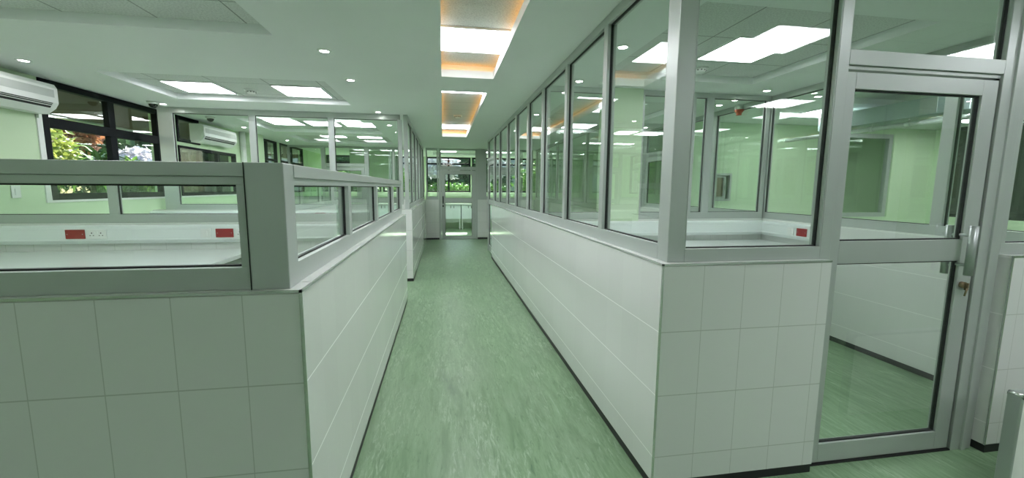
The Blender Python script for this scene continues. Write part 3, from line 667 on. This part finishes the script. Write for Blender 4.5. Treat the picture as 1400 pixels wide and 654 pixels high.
# ------------------------------------------------------------------ outside
GRASS = plain('lawn', (.05, .09, .025), .9, noise=.5, scale=3)
structure(boxes('ground_outside', [(-30, 30, -10, 45, -.6, -.35)], GRASS))
def leafmat(name, a, b, rough=.45):
    m, nt, out = new_mat(name)
    g = N(nt, 'ShaderNodeNewGeometry'); t = N(nt, 'ShaderNodeTexNoise'); t.inputs['Scale'].default_value = 5; t.inputs['Detail'].default_value = 4
    nt.links.new(g.outputs['Position'], t.inputs['Vector'])
    r = math_(nt, 'ADD', math_(nt, 'MULTIPLY', g.outputs['Random Per Island'], .7), math_(nt, 'MULTIPLY', t.outputs['Fac'], .35))
    c = mixc(nt, r, a, b); p = N(nt, 'ShaderNodeBsdfPrincipled'); nt.links.new(c, p.inputs['Base Color']); p.inputs['Roughness'].default_value = rough
    tr = N(nt, 'ShaderNodeBsdfTranslucent'); nt.links.new(c, tr.inputs[0]); mx = N(nt, 'ShaderNodeMixShader'); mx.inputs[0].default_value = .3
    nt.links.new(p.outputs[0], mx.inputs[1]); nt.links.new(tr.outputs[0], mx.inputs[2]); nt.links.new(mx.outputs[0], out.inputs[0]); return m
LIME = leafmat('lime_leaves', (.16, .36, .04), (.55, .72, .12)); MID = leafmat('green_leaves', (.03, .10, .02), (.20, .36, .08))
REDL = leafmat('rust_leaves', (.20, .06, .03), (.50, .24, .12)); PALE = leafmat('pale_blossom', (.45, .42, .50), (.80, .78, .80)); DARKL = leafmat('deep_leaves', (.012, .04, .015), (.07, .16, .05))
YEL = leafmat('yellow_leaves', (.10, .17, .025), (.46, .48, .12))
BARK = plain('bark', (.10, .075, .05), .9, noise=.3, scale=12)
def bush(name, c, rad, n, leaf, mat, label, cat='shrub', group=None, seed=1, trunk=None):
    r = random.Random(seed); bm = bmesh.new()
    for i in range(n):
        while True:
            v = Vector((r.uniform(-1, 1), r.uniform(-1, 1), r.uniform(-1, 1)))
            if .35 < v.length < 1: break
        lump = .8 + .2*math.sin(v.x*5+seed)*math.cos(v.y*6)
        p = Vector(c) + Vector((v.x*rad[0], v.y*rad[1], v.z*rad[2]))*lump
        a = Vector((r.gauss(0, 1), r.gauss(0, 1), r.gauss(0, .7))).normalized(); b = a.orthogonal().normalized()
        b = (b*math.cos(i) + a.cross(b)*math.sin(i)); l = leaf*r.uniform(.6, 1.3); w = l*.28
        q = [p, p + a*l*.45 + b*w, p + a*l, p + a*l*.45 - b*w]
        m = p + a*l*.5 + a.cross(b)*w*.3
        vs = [bm.verts.new(k) for k in q]; mm = bm.verts.new(m)
        bm.faces.new((vs[0], vs[1], mm)); bm.faces.new((vs[1], vs[2], mm)); bm.faces.new((vs[2], vs[3], mm)); bm.faces.new((vs[3], vs[0], mm))
    base = (c[0], c[1], -.35)
    t = empty(name, base, label, cat, group)
    me = bpy.data.meshes.new('foliage'); bmesh.ops.translate(bm, vec=-Vector(base), verts=bm.verts[:]); bm.to_mesh(me); bm.free(); me.materials.append(mat)
    o = bpy.data.objects.new('foliage', me); COL.objects.link(o); o.parent = t
    bm = bmesh.new(); h = c[2]
    cyl(bm, base, (c[0], c[1], h), trunk or .04, (trunk or .04)*.5, n=9)
    for k in range(5):
        a = k*1.3 + seed; cyl(bm, (c[0], c[1], h-.3*rad[2]), (c[0]+.6*rad[0]*math.cos(a), c[1]+.6*rad[1]*math.sin(a), h+.4*rad[2]), (trunk or .04)*.5, .01, n=7)
    make('stem', bm, BARK, t)
    return t
def strap_plant(c, h, n, ln, mat, label, seed, group=None):
    """rosette of long arching strap leaves on a cane"""
    r = random.Random(seed); base = (c[0], c[1], -.35); t = empty('strap_leaf_plant', base, label, 'plant', group)
    bm = bmesh.new()
    for s in range(4):
        ox, oy = r.uniform(-.25, .25), r.uniform(-.3, .3); hz = h*r.uniform(.78, 1.05)
        for i in range(n):
            az = r.uniform(0, 6.283); el = r.uniform(.25, 1.35); L = ln*r.uniform(.7, 1.15); w = .03*r.uniform(.8, 1.4)
            d = Vector((math.cos(az), math.sin(az), 0)); side = Vector((-math.sin(az), math.cos(az), 0)); prev = None
            p = Vector((c[0]+ox, c[1]+oy, hz)); ang = el
            for k in range(6):
                ww = w*(1 if k in (1, 2, 3) else .6 if k in (0, 4) else .05)
                a, b = bm.verts.new(p - side*ww), bm.verts.new(p + side*ww)
                if prev: bm.faces.new((prev[0], prev[1], b, a))
                prev = (a, b); p = p + (d*math.cos(ang) + Vector((0, 0, 1))*math.sin(ang))*L/5; ang -= .38
    me = bpy.data.meshes.new('leaves'); bmesh.ops.translate(bm, vec=-Vector(base), verts=bm.verts[:]); bm.to_mesh(me); bm.free(); me.materials.append(mat)
    o = bpy.data.objects.new('leaves', me); COL.objects.link(o); o.parent = t
    bm = bmesh.new(); cyl(bm, base, (c[0], c[1], h), .05, .03, n=9); make('stem', bm, BARK, t)
GS = 'plants outside the left windows'
strap_plant((-5.3, 6.1, 0), 1.72, 34, .8, LIME, 'bright lime plant with arching strap leaves at the left window pane', 3, GS)
strap_plant((-5.4, 7.55, 0), 1.68, 34, .65, MID, 'green arching strap-leaf plant at the right window pane', 5, GS)
bush('shrub', (-6.7, 7.9, 1.9), (.7, 1.1, .8), 2600, .14, YEL, 'yellow-green shrub behind the lime strap plants', seed=2, group=GS)
bush('shrub', (-8.2, 11.2, 2.6), (.45, .6, .5), 900, .15, REDL, 'rust red shrub outside the right window pane', seed=4, group=GS)
bush('shrub', (-7.3, 11.6, 1.9), (.45, .6, .45), 1100, .16, PALE, 'pale blossoming shrub beyond the rust red one', seed=5, group=GS)
bush('shrub', (-6.0, 9.4, 1.35), (.55, .9, .65), 1800, .14, MID, 'mid green shrub low by the wide window post', seed=14, group=GS)
bush('tree', (-10.6, 10.0, 2.5), (2.2, 2.6, 2.4), 5200, .28, MID, 'big green garden tree beyond the left windows', 'tree', seed=6, trunk=.16)
bush('tree', (-9.5, 14.5, 2.6), (2.2, 2.8, 2.4), 5200, .28, DARKL, 'dark garden tree behind the farthest left windows', 'tree', seed=7, trunk=.16)
bush('shrub', (-5.6, 13.2, 1.7), (.7, 1.0, .9), 1600, .15, YEL, 'yellowish shrub outside the farthest left window', seed=15)
bush('tree', (-2.9, 18.9, 1.6), (1.8, 1.0, 1.3), 4200, .20, MID, 'mid green tree left of the corridor end door view', 'tree', seed=9, trunk=.10)
bush('tree', (2.4, 19.8, 1.7), (1.0, .9, 1.4), 4200, .20, DARKL, 'dark green tree outside the end room window', 'tree', seed=10, trunk=.12)
bush('shrub', (.4, 16.9, 1.15), (1.4, .6, .5), 2600, .15, MID, 'green hedge plant below the end window panes', seed=11)
bush('shrub', (.0, 18.4, 2.3), (.9, .6, .6), 2600, .20, PALE, 'pale lilac blossoms outside the end window', seed=12)
bush('tree', (4.8, 19, 1.7), (1.8, 1.2, 1.6), 3600, .24, MID, 'green tree outside the right-hand end windows', 'tree', seed=13, trunk=.12)
for k, (bx, by, mt, lab) in enumerate(((-4.6, 24.0, DARKL, 'dark tall tree at left of the row beyond the end windows'), (.2, 24.6, DARKL, 'dark tall tree in the middle of the row beyond the end windows'), (5.0, 24.2, MID, 'green tall tree at right of the row beyond the end windows'))):
    bush('tree', (bx, by, 2.4), (2.3, 1.2, 2.6), 9000, .34, mt, lab, 'tree', group='trees in the far row', seed=30+k, trunk=.18)
bush('tree', (-10.5, 21.5, 2.8), (2.2, 2.2, 2.6), 5200, .32, MID, 'green tree far beyond the left windows', 'tree', seed=40, trunk=.18)
# roof overhang outside the left wall
EAVE = plain('brown_soffit', (.115, .065, .055), .8, noise=.06, scale=2)
bm = bmesh.new(); prism(bm, [(-3.97, 2.55), (-3.97, 2.47), (-5.35, 2.37), (-5.35, 2.47)], 'y', 2.5, 16)
t = tag(make('roof_overhang', bm, EAVE, origin=(-3.97, 2.5, 2.47)), 'brown roof soffit with a white fascia outside the left windows', 'roof')
boxes('fascia', [(-5.41, -5.35, 2.5, 16, 2.34, 2.50)], PLASTIC, t)
BLDG = plain('beige_render', (.60, .56, .54), .8, noise=.04, scale=1)
t = empty('neighbour_building', (-13, 27, -.35), 'pinkish beige building beyond the garden behind the left windows', 'building')
boxes('wall', [(-14, 8, 28, 32, -.35, 6)], BLDG, t)
for k in range(9): boxes('window', [(-12.5+2.2*k, -11.6+2.2*k, 27.96, 28.0, 1.2, 2.4)], DARK, t)
# dark plant room right outside the second left window
t = empty('outbuilding', (-5.5, 10.3, -.35), 'dark slatted outbuilding close outside the second left window', 'outbuilding')
boxes('wall', [(-5.1, -4.55, 8.6, 11.4, -.35, 2.30)], plain('dark_slats', (.012, .014, .017), .5), t)
boxes('slats', [(-4.55, -4.52, 8.6, 11.4, .2+.16*k, .28+.16*k) for k in range(13)], plain('grey_slats', (.035, .04, .045), .5), t)

# ------------------------------------------------------------------ world, sun
w = bpy.data.worlds.new('sky'); sc.world = w; w.use_nodes = True; nt = w.node_tree; nt.nodes.clear()
sky = nt.nodes.new('ShaderNodeTexSky'); sky.sky_type = 'NISHITA'; sky.sun_disc = False; sky.sun_elevation = math.radians(48); sky.sun_rotation = math.radians(12); sky.air_density = 1.4
bg = nt.nodes.new('ShaderNodeBackground'); bg.inputs[1].default_value = .22; wo = nt.nodes.new('ShaderNodeOutputWorld')
nt.links.new(sky.outputs[0], bg.inputs[0]); nt.links.new(bg.outputs[0], wo.inputs[0])
sun = bpy.data.lights.new('sun', 'SUN'); sun.energy = 12.0; sun.angle = math.radians(.6); sun.color = (1, .96, .88)
so = bpy.data.objects.new('sun', sun); COL.objects.link(so)
d = Vector((-.10, -1, -1.0)); so.rotation_euler = d.to_track_quat('-Z', 'Y').to_euler(); so.location = (0, 25, 20)

# ------------------------------------------------------------------ camera
P, Yw, Rl = math.radians(-6.997), math.radians(9.3865), math.radians(.414)
fwd = Vector((math.sin(Yw)*math.cos(P), math.cos(Yw)*math.cos(P), math.sin(P)))
r = fwd.cross(Vector((0, 0, 1))).normalized(); up = r.cross(fwd)
r2 = r*math.cos(Rl) + up*math.sin(Rl); u2 = -r*math.sin(Rl) + up*math.cos(Rl)
cam = bpy.data.cameras.new('camera'); cam.sensor_width = 36; cam.lens = 570/1400*36; cam.clip_start = .05; cam.clip_end = 200
co = bpy.data.objects.new('camera', cam); COL.objects.link(co)
co.matrix_world = Matrix(((r2.x, u2.x, -fwd.x, 0), (r2.y, u2.y, -fwd.y, 0), (r2.z, u2.z, -fwd.z, 1.405), (0, 0, 0, 1)))
sc.camera = co
sc.view_settings.view_transform = 'Standard'; sc.view_settings.look = 'None'; sc.view_settings.gamma = 1; sc.view_settings.use_curve_mapping = False
sc.view_settings.exposure = 1.28
sc.cycles.max_bounces = 10; sc.cycles.diffuse_bounces = 5; sc.cycles.glossy_bounces = 6; sc.cycles.transparent_max_bounces = 48
sc.cycles.use_denoising = True; sc.cycles.sample_clamp_indirect = 6
